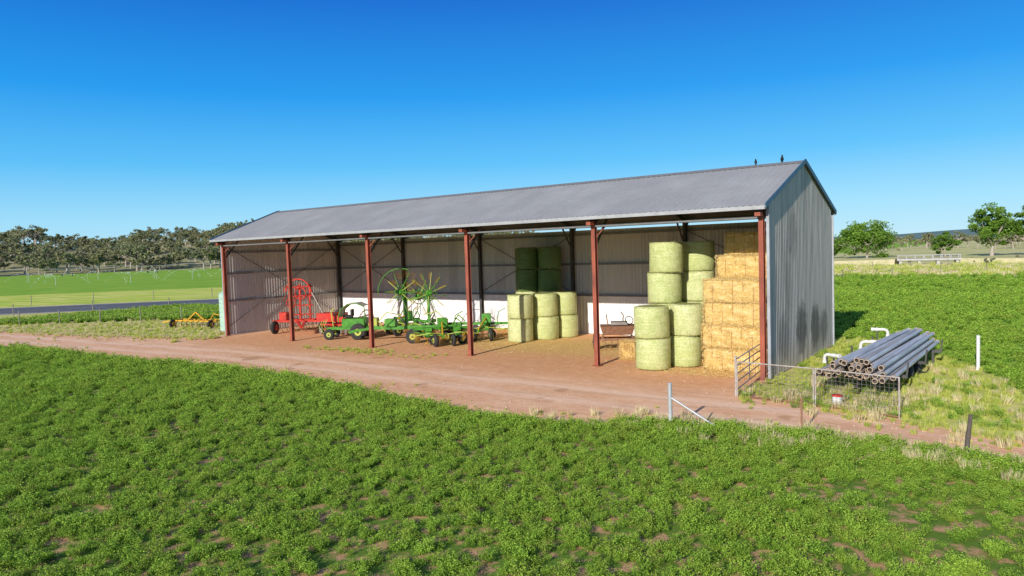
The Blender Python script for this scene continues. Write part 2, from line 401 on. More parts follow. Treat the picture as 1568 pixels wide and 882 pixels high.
mb=MB();corr((XR,-.02),(XR,D+.02),lambda y:rz(y)-.05,.03,(1,0),0,mb)
mb.obj("right_gable_wall",[wallR],shed)
mb=MB();corr((XL,-.02),(XL,D+.02),lambda y:rz(y)-.05,.03,(1,0),0,mb)
mb.obj("left_gable_wall",[wallI],shed)
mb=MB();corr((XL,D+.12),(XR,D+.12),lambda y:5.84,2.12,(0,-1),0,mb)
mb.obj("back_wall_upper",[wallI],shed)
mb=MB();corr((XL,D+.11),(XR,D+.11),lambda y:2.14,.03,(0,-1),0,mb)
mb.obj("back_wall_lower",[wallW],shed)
mb=MB()
mb.box((XR+.03,-.035,3.1),(.1,.02,6.1),0);mb.box((XR+.075,.02,3.1),(.012,.12,6.1),0)
mb.box((XL,-.045,3.1),(.12,.02,6.1),0);mb.box((XR+.04,D+.14,3),(.1,.02,5.9),0)
mb.obj("corner_flashing",[simple("corner_flash",(.42,.43,.45),(.3,.3,.32),.5,.1)],shed)
for i in range(6):
    X_=-BAY*i
    if i==0:X_=-.03
    if i==5:X_=-LEN+.06
    mb=MB()
    mb.ibeam((X_,0,-.1),(X_,0,5.93),.17,.2,0,(0,1,0))
    mb.box((X_,0,.02),(.32,.32,.025),0)
    mb.box((X_,-.3,5.82),(.2,.3,.13),0)
    mb.obj("front_post_%d"%(i+1),[red],shed)
    mb=MB()
    mb.ibeam((X_,D-.08,-.1),(X_,D-.08,5.93),.16,.2,0,(0,1,0))
    for s_,yy in((1,0),(-1,D)):
        mb.ibeam((X_,yy-.35*s_,rz(yy-.35*s_)-.28),(X_,D/2,RH-.3),.14,.26,0)
    mb.beam((X_,.1,4.9),(X_,1.1,6.05),.07,.07,0)
    mb.beam((X_,D-.2,4.9),(X_,D-1.1,6.05),.07,.07,0)
    xx=X_+.6
    if XL<xx<XR: mb.beam((X_+.08,.05,5.3),(xx,.3,5.9),.035,.035,1)
    mb.obj("portal_frame_%d"%(i+1),[darkst,red],shed)
mb=MB()
for y in np.linspace(-.2,D+.2,12):
    mb.beam((XL+.05,y,rz(y)-.1),(XR-.05,y,rz(y)-.1),.06,.13,0)
mb.beam((XL+.1,-.02,5.72),(XR-.1,-.02,5.72),.06,.08,0)
for z in(2.2,3.95,5.6): mb.beam((XL+.1,D+.04,z),(XR-.1,D+.04,z),.05,.12,1)
for z in(2.2,3.95,5.3):
    mb.beam((XL+.07,.15,z),(XL+.07,D-.2,z),.05,.12,1);mb.beam((XR-.07,.15,z),(XR-.07,D-.2,z),.05,.12,1)
mb.obj("purlins_and_girts",[simple("purlin_steel",(.2,.2,.2),(.14,.14,.14),.6),simple("girt_steel",(.25,.25,.25),(.18,.18,.18),.6)],shed)
mb=MB()
for a,bq in((5,4),(3,2),(1,0)):
    xa,xb=-BAY*a,-BAY*bq
    mb.cyl((xa,D-.02,5.6),(xb,D-.02,2.3),.018,n=6);mb.cyl((xb,D-.04,5.6),(xa,D-.04,2.3),.018,n=6)
mb.cyl((XL+.12,.2,5.7),(XL+.12,D-.2,.6),.018,n=6);mb.cyl((XL+.14,.2,.6),(XL+.14,D-.2,5.7),.018,n=6)
mb.obj("bracing_rods",[darkst],shed)
# ---------------------------------------------------------------- bales
def netwrap(name,c1,c2,gl=(.76,.75,.42),dk=(.30,.38,.09)):
    M,nt,b=newmat(name);g=N(nt);v=g.obj()
    fine=g.noise(g.map(v,(30,30,3)),1.5,4,.7);lay=g.noise(g.map(v,(1.2,1.2,14)),1.2,4,.6);bl=g.noise(v,2.2,5,.7);sp=g.noise(g.map(v,(14,14,22)),1,3,.8)
    c=g.mix(g.ramp(fine,.35,.65),c1,c2)
    c=g.mix(g.math('MULTIPLY',g.ramp(lay,.42,.65),.7),c,gl)
    c=g.mix(g.math('MULTIPLY',g.ramp(bl,.46,.7),.5),c,dk)
    c=g.mix(g.math('MULTIPLY',g.ramp(sp,.45,.65),.6),c,dk)
    g.l(c,b.inputs['Base Color']);b.inputs['Roughness'].default_value=.6
    g.bump(g.math('ADD',fine,lay),b,.6,.04);return M
net=netwrap("net_wrapped_hay",(.46,.50,.16),(.66,.68,.32))
endM=simple("hay_end",(.38,.38,.13),(.22,.24,.07),.95,scale=12,bump=.5)
hayS=leafmat("hay_strand",(.25,.27,.07),(.75,.70,.34),.15)
def roundbale(name,parent,r,h,z,seed,mt):
    rg=random.Random(seed);mb=MB();n=40
    prof=[(r*.86,.0),(r*.96,.02),(r,.07),(r*1.012,h*.3),(r*1.015,h*.5),(r*1.01,h*.7),(r,h-.08),(r*.955,h-.02),(r*.85,h)]
    ph=[rg.random()*6 for _ in range(6)];vs=[]
    for k,(a,zz) in enumerate(prof):
        for i in range(n):
            t=2*math.pi*i/n
            w=1+.016*math.sin(2*t+ph[0])+.014*math.sin(3*t+ph[1]+zz*2)+.008*math.sin(9*t+ph[2]+zz*5)
            vs.append((a*w*math.cos(t),a*w*math.sin(t),zz))
    mb.add(vs,[(k*n+i,k*n+(i+1)%n,(k+1)*n+(i+1)%n,(k+1)*n+i) for k in range(len(prof)-1) for i in range(n)],0,True)
    top=len(prof)-1
    vs2=[vs[top*n+i] for i in range(n)]+[(vs[top*n+i][0]*.4,vs[top*n+i][1]*.4,h-.01) for i in range(n)]+[(0,0,h)]
    mb.add(vs2,[(i,(i+1)%n,n+(i+1)%n,n+i) for i in range(n)]+[(n+i,n+(i+1)%n,2*n) for i in range(n)],1,True)
    o=mb.obj(name,[mt,endM],parent,loc=(rg.uniform(-.06,.06),rg.uniform(-.06,.06),z))
    o.rotation_euler=(rg.uniform(-.018,.018),rg.uniform(-.018,.018),rg.random()*6)
    rn=np.random.default_rng(seed);m_=500;t=rn.random(m_)*6.28;zz=np.where(rn.random(m_)<.65,rn.choice([.03,h-.03],m_)+rn.normal(size=m_)*.02,rn.random(m_)*h)
    P=np.stack([np.cos(t)*r*1.005,np.sin(t)*r*1.005,zz],1)
    V_,F_=leafcloud(P,.05,0,rn,.1);me=npmesh(name+"_strands",V_,F_,[hayS],np.repeat(rn.random(m_),4))
    s=bpy.data.objects.new(name+"_loose_hay",me);S.collection.objects.link(s);s.parent=o
    return o
sd=0
netL=netwrap("net_wrapped_hay_pale",(.56,.57,.24),(.74,.73,.42))
netShade=netwrap("net_wrapped_hay_shaded",(.08,.16,.035),(.14,.22,.06),(.20,.28,.1),(.05,.1,.02))  # roof shade on the upper rear bales painted in as darker green wrap
for (x,y,k,r,mt) in [(-4.5,.42,2,.68,net),(-3.62,1.65,2,.66,netL),(-4.6,2.0,4,.67,net),(-3.75,3.45,4,.66,netL),(-5.1,3.6,3,.66,net),(-14.4,5.2,2,.67,netL),(-13.7,6.6,2,.66,net),(-13.25,7.75,2,.64,net),(-15.8,7.9,4,.66,netShade),(-14.5,8.25,4,.64,netShade)]:
    st=empty("round_hay_bale_stack",(x,y,0))
    for i in range(k):
        sd+=1;roundbale("bale_%d"%(i+1),st,r,1.235,.01+i*1.245,sd,netL if (mt is netShade and i<2) else (net if sd%3==0 and mt is netL else mt))
M,nt,b=newmat("straw_bale");g=N(nt);v=g.obj()
f1=g.noise(g.map(v,(8,8,34)),1.3,5,.75);f2=g.noise(g.map(v,(2.2,2.2,7)),1,4,.6);f3=g.noise(g.map(v,(40,40,60)),1,3)
c=g.mix(g.ramp(f1,.33,.66),(.58,.36,.09),(.95,.71,.27));c=g.mix(g.ramp(f2,.45,.7),c,(.98,.80,.40));c=g.mix(g.math('MULTIPLY',g.ramp(f3,.5,.7),.5),c,(.42,.25,.06))
g.l(c,b.inputs['Base Color']);b.inputs['Roughness'].default_value=.9;g.bump(g.math('ADD',f1,f2),b,.9,.06)
strawM=M
tw=simple("orange_twine",(.55,.2,.05),(.4,.15,.04),.6)
strandM=leafmat("straw_strand",(.58,.36,.10),(.98,.80,.40),.15)
def sqbale(parent,name,c,L=2.36,Wd=1.17,Hh=.86,seed=0):
    rg=np.random.default_rng(seed)
    nx_,ny_,nz_=16,8,8;mb=MB()
    def surf(o,u,v_,nu,nv):
        vs=[]
        for a in range(nu+1):
            for b_ in range(nv+1): vs.append(np.array(o)+np.array(u)*a/nu+np.array(v_)*b_/nv)
        return vs,[(a*(nv+1)+b_,(a+1)*(nv+1)+b_,(a+1)*(nv+1)+b_+1,a*(nv+1)+b_+1) for a in range(nu) for b_ in range(nv)]
    h=np.array([L,Wd,Hh])/2
    fcs=[((-1,-1,-1),(2,0,0),(0,0,2),nx_,nz_),((1,1,-1),(-2,0,0),(0,0,2),nx_,nz_),((-1,1,-1),(0,-2,0),(0,0,2),ny_,nz_),((1,-1,-1),(0,2,0),(0,0,2),ny_,nz_),((-1,-1,1),(2,0,0),(0,2,0),nx_,ny_),((-1,1,-1),(2,0,0),(0,-2,0),nx_,ny_)]
    ph=rg.random(6)*6
    for o,u,v_,nu,nv in fcs:
        vs,fs=surf(np.array(o)*h,np.array(u)*h,np.array(v_)*h,nu,nv);out=[]
        for p in vs:
            q=p/h;r=np.clip(abs(q),0,1);ex=np.sum(r**8)
            k=1-.05*max(0,ex-1)
            fl=1+.04*math.sin(p[0]*9+ph[0]+p[2]*5)+.035*math.sin(p[2]*14+ph[1]+p[0]*4)
            gx=abs(((p[0]+L/2)/(L/6))%1-.5)*2
            gr=1-.02*(gx>.85)
            out.append(p*np.array([k,k*fl*gr,k]))
        mb.add(out,fs,0,True)
    for t in range(1,6):
        x=-L/2+L/6*t
        for s_ in(-1,1): mb.cyl((x,s_*(Wd/2+.006),-Hh/2+.03),(x,s_*(Wd/2+.006),Hh/2-.03),.007,n=4,mi=1)
    o=mb.obj(name,[strawM,tw],parent,loc=c)
    n=2600;P=(rg.random((n,3))*2-1)*h
    fz=rg.integers(0,4,n);P[fz==0,1]=-h[1]-.01;P[fz==1,0]=-h[0]-.01;P[fz==2,1]=-h[1]-.015
    e=fz==3;P[e,1]=-h[1]-.01;P[e,2]=np.sign(P[e,2])*h[2]*.98
    V_,F_=leafcloud(P,.07,0,rg,.09)
    me=npmesh(name+"_strands",V_,F_,[strandM],np.repeat(rg.random(n),4))
    s=bpy.data.objects.new(name+"_loose_straw",me);S.collection.objects.link(s);s.parent=o
    o.rotation_euler=(0,0,rg.uniform(-.05,.05))
st=empty("square_straw_bale_stack",(-1.42,1.6,0));k=0
for j in range(4):
    for row in range(3):
        k+=1;sqbale(st,"bale_%d"%k,(random.uniform(-.1,.06),row*1.2+random.uniform(-.12,.05),.45+j*.875),seed=k)
for j,row in ((4,1),(4,2),(5,1.55)):
    k+=1;sqbale(st,"bale_%d"%k,(.1+.1*(j-4)+random.uniform(-.04,.04),row*1.2+random.uniform(-.05,.05),.45+j*.875),seed=k)
st=empty("small_hay_bale",(-6.35,2.2,0))
sqbale(st,"bale",(0,0,.42),.75,.7,.82,99)
# ---------------------------------------------------------------- machinery
gr=simple("green_paint",(.11,.36,.04),(.05,.18,.025),.5,scale=5)
yg=simple("yellow_green_paint",(.55,.58,.12),(.34,.40,.06),.5)
redp=simple("red_paint",(.68,.05,.03),(.42,.03,.02),.45,scale=5)
blk=simple("rubber",(.03,.03,.03),(.05,.045,.04),.8)
yel=simple("yellow_paint",(.75,.42,.03),(.5,.24,.02),.5)
steel=simple("worn_steel",(.40,.38,.35),(.25,.2,.16),.45,.4)
cream=simple("cream_canvas",(.8,.77,.68),(.65,.62,.53),.7)
rust=simple("rust",(.34,.17,.10),(.2,.1,.06),.85,scale=6)
MS=[gr,yg,redp,blk,yel,steel,cream,rust]
GR,YG,RE,BK,YE,ST,CR,RU=range(8)
def rotor(mb,c,ax,R,n,ma,mh,tl=.45,ph=0.):
    c=Vector(c);_,_,d,x,y=mb.frame(c,c+Vector(ax))
    mb.cyl(c-d*.12,c+d*.14,.2,.16,12,mh);mb.cyl(c+d*.14,c+d*.3,.09,.07,10,mh)
    mb.torus(c,d,.42,.02,16,5,mh)
    for i in range(n):
        a=2*math.pi*i/n+ph;r=x*math.cos(a)+y*math.sin(a);tg=d.cross(r)
        mb.cyl(c+r*.18,c+r*R,.022,.016,6,ma if i%2 else mh)
        for k in range(5):
            q=c+r*(R-.03-k*.08)
            mb.cyl(q,q-d*tl*.55+tg*.03,.009,.008,4,YE);mb.cyl(q-d*tl*.55+tg*.03,q-d*tl-tg*.1,.008,.006,4,YE)
def rake_big():
    mb=MB()
    mb.beam((-2.6,0,.75),(2.4,0,.75),.18,.2,GR);mb.beam((-2.6,0,.75),(-3.9,-.3,.55),.12,.14,GR)
    mb.beam((0,-1.1,.62),(0,1.1,.62),.14,.14,GR)
    for s_ in(-1,1):
        mb.wheel((.1,s_*1.15,.38),(0,1,0),.38,.24,BK,YG);mb.wheel((1.9,s_*.8,.32),(0,1,0),.32,.2,BK,YG)
    mb.beam((-.6,0,.8),(-.6,0,2.3),.16,.16,GR);mb.beam((.7,0,.8),(.7,0,2.5),.14,.14,GR);mb.beam((-.6,0,2.3),(.7,0,2.5),.12,.12,GR)
    mb.box((-1.5,0,1.05),(.6,.5,.4),GR);mb.box((1.5,0,1.0),(.4,.6,.35),YG)
    rotor(mb,(-.75,-.45,2.75),(-.55,-1,.15),1.25,12,YG,GR)
    rotor(mb,(.85,-.35,2.65),(.85,-1,.1),1.15,12,YG,GR,ph=.2)
    rotor(mb,(-.1,.9,2.4),(.1,1,.1),1.05,11,YG,GR,ph=.5)
    mb.beam((-.6,0,2.2),(-.75,-.4,2.75),.1,.1,GR);mb.beam((.7,0,2.3),(.85,-.3,2.65),.1,.1,GR);mb.beam((0,0,2.3),(-.1,.85,2.4),.1,.1,GR)
    mb.tube([(-.6,-.1,.9),(-1.0,-.3,1.6),(-.7,-.35,2.4)],.05,8,ST);mb.tube([(.7,-.1,.9),(1.1,-.3,1.5),(.85,-.3,2.3)],.05,8,ST)
    for s_ in(-1,1): mb.tube([(1.6*s_,-.7,.6),(1.9*s_,-.9,1.2),(1.4*s_,-1.0,1.7),(.6*s_,-.8,1.5)],.025,6,YG)
    arc=[(-.75+1.33*math.cos(t),-.3,2.72+1.33*math.sin(t)) for t in np.linspace(1.2,3.2,8)];mb.tube(arc,.025,6,GR)
    mb.tube([(-.3,0,2.4),(-.3,0,1.2),(.4,-.1,1.0)],.02,5,BK);mb.tube([(.2,0,2.4),(.3,-.2,1.6),(.0,-.1,1.0)],.02,5,BK)
    return mb
o=rake_big().obj("rotary_rake",MS,loc=(-20.0,3.1,0));o.rotation_euler=(0,0,rad(28))
def tedder(nrot,L,seed):
    rg=random.Random(seed);mb=MB()
    mb.beam((-L/2,0,.85),(L/2,0,.8),.14,.14,GR)
    for i in range(nrot):
        x=-L/2+L*(i+.5)/nrot;y=rg.uniform(-.5,.5)
        rotor(mb,(x,y,.55),(rg.uniform(-.1,.1),rg.uniform(-.1,.1),1),.95,9,YG,GR,.4,rg.random())
        mb.beam((x,0,.82),(x,y,.62),.1,.1,GR);mb.box((x,y,.82),(.35,.35,.2),GR)
        mb.wheel((x+.25,y-.3,.24),(.3,1,0),.24,.16,BK,YG)
        mb.tube([(x-.9,y-1.0,.6),(x,y-1.25,.75),(x+.9,y-1.0,.6)],.025,6,YG)
        mb.tube([(x-.3,y,.9),(x,y+.1,1.35),(x+.4,y,1.0)],.03,6,GR)
    mb.beam((0,0,.85),(-.2,-2.1,.6),.12,.12,GR);mb.box((0,-.3,1.15),(.5,.25,.5),GR)
    mb.wheel((-.5,-1.3,.33),(1,.1,0),.33,.2,BK,YG);mb.wheel((.4,-1.35,.33),(1,.1,0),.33,.2,BK,YG)
    mb.cyl((0,-.3,1.2),(-.2,-1.9,.7),.04,n=8,mi=YE)
    mb.tube([(.6,-.4,.8),(.7,-.4,1.5),(1.1,-.4,1.7)],.025,6,GR)
    return mb
o=tedder(3,4.8,3).obj("hay_tedder",MS,loc=(-17.0,5.6,0));o.rotation_euler=(0,0,rad(30))
o=tedder(3,4.2,5).obj("hay_tedder.001",MS,loc=(-22.8,5.6,0));o.rotation_euler=(0,0,rad(-12))
o=tedder(2,3.0,8).obj("hay_tedder.002",MS,loc=(-17.9,2.8,0));o.rotation_euler=(0,0,rad(50))
mb=MB()
mb.beam((-1.6,0,.6),(1.5,0,.6),.16,.16,GR);mb.box((.1,0,.95),(1.3,1.1,.45),GR);mb.box((.1,-.02,.65),(1.8,1.5,.14),GR)
pts=[(-.75,1.25),(-.6,1.75),(-.2,2.05),(.35,2.1),(.8,1.9)]
for a,c_ in zip(pts[:-1],pts[1:]): mb.add([(a[0],-.6,a[1]),(c_[0],-.6,c_[1]),(c_[0],.6,c_[1]),(a[0],.6,a[1])],[(0,1,2,3)],CR,True)
for y in(-.58,.58): mb.tube([(-.72,y,1.0)]+[(p[0],y,p[1]-.03) for p in pts]+[(.85,y,1.0)],.03,6,GR)
for s_ in(-1,1):
    mb.wheel((.5,s_*.95,.45),(0,1,0),.45,.28,BK,YG);mb.wheel((-1.3,s_*.6,.3),(0,1,0),.3,.2,BK,YG)
mb.box((1.2,0,.9),(.5,.7,.5),YG);mb.tube([(-1.2,0,.7),(-1.3,0,1.6),(-1.1,0,1.8)],.035,6,YG);mb.torus((-1.05,0,1.5),(-.8,0,.5),.2,.02,14,5,BK)
mb.box((-.3,0,1.3),(.5,.5,.12),BK);mb.box((-.05,0,1.5),(.1,.5,.4),BK);mb.tube([(1.1,.2,1.1),(1.1,.2,1.9)],.03,6,BK)
for t in(-.5,0,.5): mb.tube([(-1.6,t,.35),(-1.9,t,.7),(-1.7,t,1.1)],.02,5,YG)
o=mb.obj("hay_mower",MS,loc=(-24.6,2.5,0));o.rotation_euler=(0,0,rad(35))
mb=MB()
for y in(-.5,.1,.7): mb.beam((-2.3,y,.75),(2.3,y,.75),.12,.12,RE)
for x in np.linspace(-2.2,2.2,6): mb.beam((x,-.55,.76),(x,.75,.76),.1,.1,RE)
for y in(-.5,.1,.7):
    for x in np.linspace(-2.2,2.2,9): mb.tube([(x,y,.75),(x,y-.25,.6),(x,y-.1,.3),(x,y+.12,.08)],.022,5,RU)
mb.box((1.4,0,1.0),(1.3,.9,.45),RE);mb.box((-1.7,0,1.05),(.5,.6,.5),RE);mb.box((2.3,0,.9),(.25,1.3,.6),RE)
for x in(-1.9,1.9):
    mb.wheel((x,-.95,.4),(1,0,0),.4,.24,BK,RE)
for x in(-1.3,-.7,0.0): mb.beam((x,.2,.8),(x+.1,.1,3.1),.1,.1,RE)
for z in(1.1,1.7,2.3,2.9): mb.beam((-1.45,.15,z),(.25,.15,z+.05),.09,.09,RE)
for z in(1.1,1.7,2.3,2.9):
    for x in np.linspace(-1.4,.2,5): mb.tube([(x,.1,z),(x,-.2,z+.12),(x,-.45,z),(x+.03,-.6,z-.2)],.02,5,RU if z<2 else RE)
arc=[(-.6+.95*math.cos(t),-.1,2.35+1.1*math.sin(t)) for t in np.linspace(.2,2.9,10)];mb.tube(arc,.05,6,RE)
mb.torus((-.5,-.05,2.5),(0,1,0),.38,.035,18,6,RE);mb.torus((-1.2,-.05,1.9),(0,1,0),.3,.035,18,6,RE)
mb.beam((0,-.5,.75),(.6,-2.1,.5),.12,.12,RE);mb.beam((-.6,-.5,.75),(.6,-2.1,.5),.12,.12,RE)
mb.cyl((1,0,1.2),(.2,.1,2.6),.05,n=8,mi=ST)
o=mb.obj("red_cultivator",MS,loc=(-30.2,3.6,0));o.rotation_euler=(0,0,rad(25))
mb=MB()
for y in(0,.6): mb.beam((-1.2,y,.6),(1.2,y,.6),.1,.1,RE)
mb.box((0,.3,.95),(1.7,.5,.4),RE);mb.box((-.6,.3,1.22),(.5,.4,.14),RE)
for x in np.linspace(-1.1,1.1,7): mb.cyl((x,.0,.6),(x,-.15,.05),.025,n=5,mi=RU);mb.cyl((x+.02,-.22,.22),(x+.04,-.18,.22),.2,.2,12,ST)
for s_ in(-1,1): mb.wheel((s_*1.35,.3,.35),(1,0,0),.35,.2,BK,RE)
mb.beam((0,0,.6),(0,-1.2,.45),.1,.1,RE)
o=mb.obj("seed_drill",MS,loc=(-27.2,3.4,0));o.rotation_euler=(0,0,rad(15))
mb=MB()
for y in(-.4,.5): mb.beam((-2.2,y,.5),(2.2,y,.5),.1,.1,YE)
for x in np.linspace(-2.1,2.1,5): mb.beam((x,-.45,.52),(x,.55,.52),.08,.08,YE)
for y in(-.4,.5):
    for x in np.linspace(-2.1,2.1,9): mb.tube([(x,y,.5),(x+.1,y-.3,.42),(x+.05,y-.2,.05)],.025,5,RU)
mb.beam((-1,0,.55),(-.2,0,1.1),.08,.08,YE);mb.beam((.6,0,.55),(-.2,0,1.1),.08,.08,YE)
mb.tube([(1.2,0,.55),(1.6,0,1.0),(2.1,0,.9)],.04,6,YE);mb.wheel((-1.9,-.6,.3),(1,0,0),.3,.15,BK,YE);mb.wheel((1.9,-.6,.3),(1,0,0),.3,.15,BK,YE)
mb.beam((-2.2,0,.5),(-3.3,-.3,.35),.09,.09,YE)
o=mb.obj("yellow_cultivator",MS,loc=(-41.3,2.3,0));o.rotation_euler=(0,0,rad(12))
mb=MB()
vs=[(-.8,-.45,.85),(.8,-.45,.85),(.8,.45,.85),(-.8,.45,.85),(-.95,-.65,1.35),(.95,-.65,1.35),(.95,.65,1.35),(-.95,.65,1.35)]
mb.add(vs,[(0,3,2,1),(0,1,5,4),(1,2,6,5),(2,3,7,6),(3,0,4,7),(4,5,6,7)],RU)
mb.beam((-1.2,-.5,.6),(1.2,-.5,.6),.1,.1,RU);mb.beam((-1.2,.5,.6),(1.2,.5,.6),.1,.1,RU)
for x in(-.8,.8): mb.beam((x,-.5,.62),(x,.5,.62),.08,.3,RU)
for s_ in(-1,1): mb.wheel((s_*1.25,0,.45),(1,0,0),.45,.2,BK,RU)
mb.beam((0,-.5,.6),(.5,-1.9,.4),.1,.1,RU);mb.tube([(.3,.1,1.3),(.35,.1,1.9),(.2,.1,2.1)],.03,6,BK);mb.tube([(-.5,-.2,1.3),(-.6,-.3,2.0)],.03,6,RU)
mb.box((.1,-.05,1.48),(.9,.7,.16),ST);mb.torus((.65,-.3,1.65),(.3,-1,.4),.22,.025,16,5,BK)
for x in np.linspace(-1,1,7): mb.tube([(x,-.5,.6),(x,-.75,.4),(x,-.7,.08)],.02,5,RU)
o=mb.obj("fertiliser_spreader",MS,loc=(-8.3,4.6,0));o.rotation_euler=(0,0,rad(30));o.scale=(.85,.85,.85)
tm=simple("pale_green_poly",(.45,.62,.5),(.36,.52,.42),.5)
mb=MB();
for k in range(8): mb.cyl((0,0,.1+k*.31),(0,0,.1+k*.31+.29),.62,.62,24,0);mb.cyl((0,0,.39+k*.31),(0,0,.41+k*.31),.59,.59,24,0,False)
mb.cyl((0,0,2.58),(0,0,2.85),.62,.2,24,0);mb.cyl((0,0,2.85),(0,0,2.93),.2,.2,14,1);mb.cyl((-.6,-.1,.3),(-.75,-.1,.3),.05,n=8,mi=1);mb.cyl((0,0,0),(0,0,.1),.7,.7,20,2)
mb.obj("water_tank",[tm,blk,rust],loc=(-35.9,1.5,0))
# ---------------------------------------------------------------- irrigation pipes on trailer
alu=simple("irrigation_aluminium",(.74,.71,.67),(.42,.39,.36),.4,.25,scale=2,stretch=(4,.3,4))
alu2=simple("dull_aluminium",(.50,.47,.43),(.28,.25,.22),.5,.1,scale=2,stretch=(4,.3,4))
mb=MB();r=.07
rows=[13,11,9,5];z=.68
for j,nn in enumerate(rows):
    for i in range(nn):
        x=(i-(nn-1)/2)*.172+random.uniform(-.035,.035)
        y0=-4.4+random.uniform(-.5,.4);dx=random.uniform(-.14,.14)-x*.12
        mi=random.choice([0,0,1])
        dz=random.uniform(-.01,.05)
        mb.cyl((x,y0,z),(x+dx,y0+8.8,z+dz),r,n=10,mi=mi,cap=False)
        mb.cyl((x,y0-.12,z),(x,y0+.08,z),r*1.12,r*1.12,10,2,False);mb.cyl((x,y0-.02,z),(x,y0-.01,z),r*.95,r*.95,10,3)
        mb.torus((x,y0-.12,z),(0,1,0),r*1.05,.014,10,4,2)
        mb.cyl((x+dx,y0+8.7,z+dz),(x+dx,y0+8.85,z+dz),r*1.15,r*1.15,10,2)
    z+=.148
pm=[alu,alu2,simple("coupler",(.66,.52,.38),(.4,.28,.19),.6,.1,scale=9),blk,darkst]
for y in(-3,0,3): mb.beam((-1.15,y,.55),(1.15,y,.55),.1,.1,4);mb.beam((-1.15,y,.5),(-1.2,y,1.0),.05,.05,4);mb.beam((1.15,y,.5),(1.2,y,1.0),.05,.05,4)
for x in(-.45,.45): mb.beam((x,-3.4,.45),(x,3.6,.45),.1,.1,4)
for y in (-.6,.6):
    for s_ in(-1,1): mb.wheel((s_*.8,y,.27),(1,0,0),.27,.16,3,4)
for y in(-3,3):
    for x in(-.9,.9): mb.beam((x,y,0),(x,y,.5),.08,.08,4)
mb.beam((0,-3.4,.45),(0,-4.3,.3),.08,.08,4)
o=mb.obj("irrigation_pipe_stack",pm,loc=(3.5,2.6,0));o.rotation_euler=(0,0,rad(-3))
wp=simple("white_pvc",(.8,.8,.77),(.62,.61,.57),.4)
def goose(c,rz_,s=1):
    mb=MB();pts=[(-.6,0,0.0)]
    for k in range(9):
        a=math.pi*.5*k/8;pts.append((.2*math.sin(a),0,-.2+.2*math.cos(a)))
    pts=[(p[0]*s,p[1],p[2]*s) for p in pts]+[(.2*s,0,-.3*s)]
    mb.tube(pts,.06,10,0);mb.cyl(pts[0],(pts[0][0]-.08,0,pts[0][2]),.08,n=12,mi=0);mb.cyl(pts[-1],(pts[-1][0],0,pts[-1][2]-.08),.08,n=12,mi=0)
    mb.cyl((-.3,0,0),(-.22,0,0),.075,n=12,mi=0);mb.beam((-.25,0,-.05),(-.25,0,-c[2]),.05,.05,1)
    o=mb.obj("white_pipe_elbow",[wp,darkst],loc=c);o.rotation_euler=(0,0,rz_)
goose((2.45,4.3,.95),rad(190),.75);goose((2.7,6.8,1.15),rad(10),.65);goose((1.7,1.8,.75),rad(150),.75)
# ---------------------------------------------------------------- fences right
gal2=simple("gate_galv",(.55,.53,.50),(.36,.26,.2),.5,.2,scale=8)
wire=simple("fence_wire",(.34,.31,.29),(.24,.18,.15),.5,.3)
mb=MB()
mb.cyl((0,0,0),(0,0,1.25),.035,n=8);mb.cyl((0,0,1.25),(0,0,1.3),.045,n=8)
A=(0,0);B=(-.45,4.0)
for z in(.2,.45,.7,.95,1.18): mb.cyl((A[0],A[1],z),(B[0],B[1],z),.02,n=6)
mb.cyl((B[0],B[1],.1),(B[0],B[1],1.25),.03,n=8);mb.cyl((B[0]/2,B[1]/2,.2),(B[0]/2,B[1]/2,1.18),.018,n=6)
mb.obj("pipe_gate",[gal2],loc=(.1,-3.2,0))
def meshpanel(p,q,name):
    mb=MB();p=Vector(p);q=Vector(q);L=(q-p).length;u=(q-p)/L
    for z in(.06,1.12): mb.cyl(p+Vector((0,0,z)),q+Vector((0,0,z)),.022,n=6,mi=1 if z<.5 else 0)
    for e in(p,q): mb.cyl(e+Vector((0,0,0)),e+Vector((0,0,1.14)),.024,n=6,mi=0)
    for z in np.linspace(.14,1.05,9): mb.cyl(p+Vector((0,0,z)),q+Vector((0,0,z)),.005,n=3,mi=2)
    for t in np.arange(.12,L,.12): e=p+u*t;mb.cyl(e+Vector((0,0,.06)),e+Vector((0,0,1.12)),.005,n=3,mi=2)
    mb.obj(name,[gal2,rust,wire])
meshpanel((.16,-3.24,0),(2.5,-3.5,0),"mesh_gate_panel");meshpanel((2.56,-3.51,0),(4.8,-4.0,0),"mesh_gate_panel.001")
mb=MB();mb.cyl((0,0,0),(.0,0,1.2),.055,n=12);mb.cyl((0,0,1.2),(0,0,1.23),.065,.04,12);mb.cyl((0.02,-.02,.85),(1.35,.2,.06),.028,n=8);mb.cyl((.75,.1,.0),(1.05,.25,.5),.02,n=6,mi=1);mb.torus((0,0,.85),(0,0,1),.06,.012,12,5)
mb.obj("fence_strainer_post",[galv,darkst],loc=(0,-7.9,0))
mb=MB();mb.beam((0,0,0),(0.01,0,.9),.05,.012,0);mb.beam((0,.016,0),(.01,.016,.9),.012,.022,0)
for z in(.2,.4,.6): mb.torus((0,0,z),(0,1,0),.02,.006,8,4)
mb.obj("steel_fence_post",[rust],loc=(3.0,-6.7,0))
mb=MB();mb.cyl((0,0,-.05),(.03,.0,.4),.055,.05,9);mb.cyl((.03,0,.4),(.09,.01,1.0),.05,.04,9);mb.torus((.04,0,.5),(0,0,1),.055,.008,10,4)
mb.obj("timber_fence_post",[simple("weathered_wood",(.16,.13,.11),(.08,.06,.05),.9,scale=10,stretch=(3,3,.5),bump=.4)],loc=(6.55,-7.25,0))
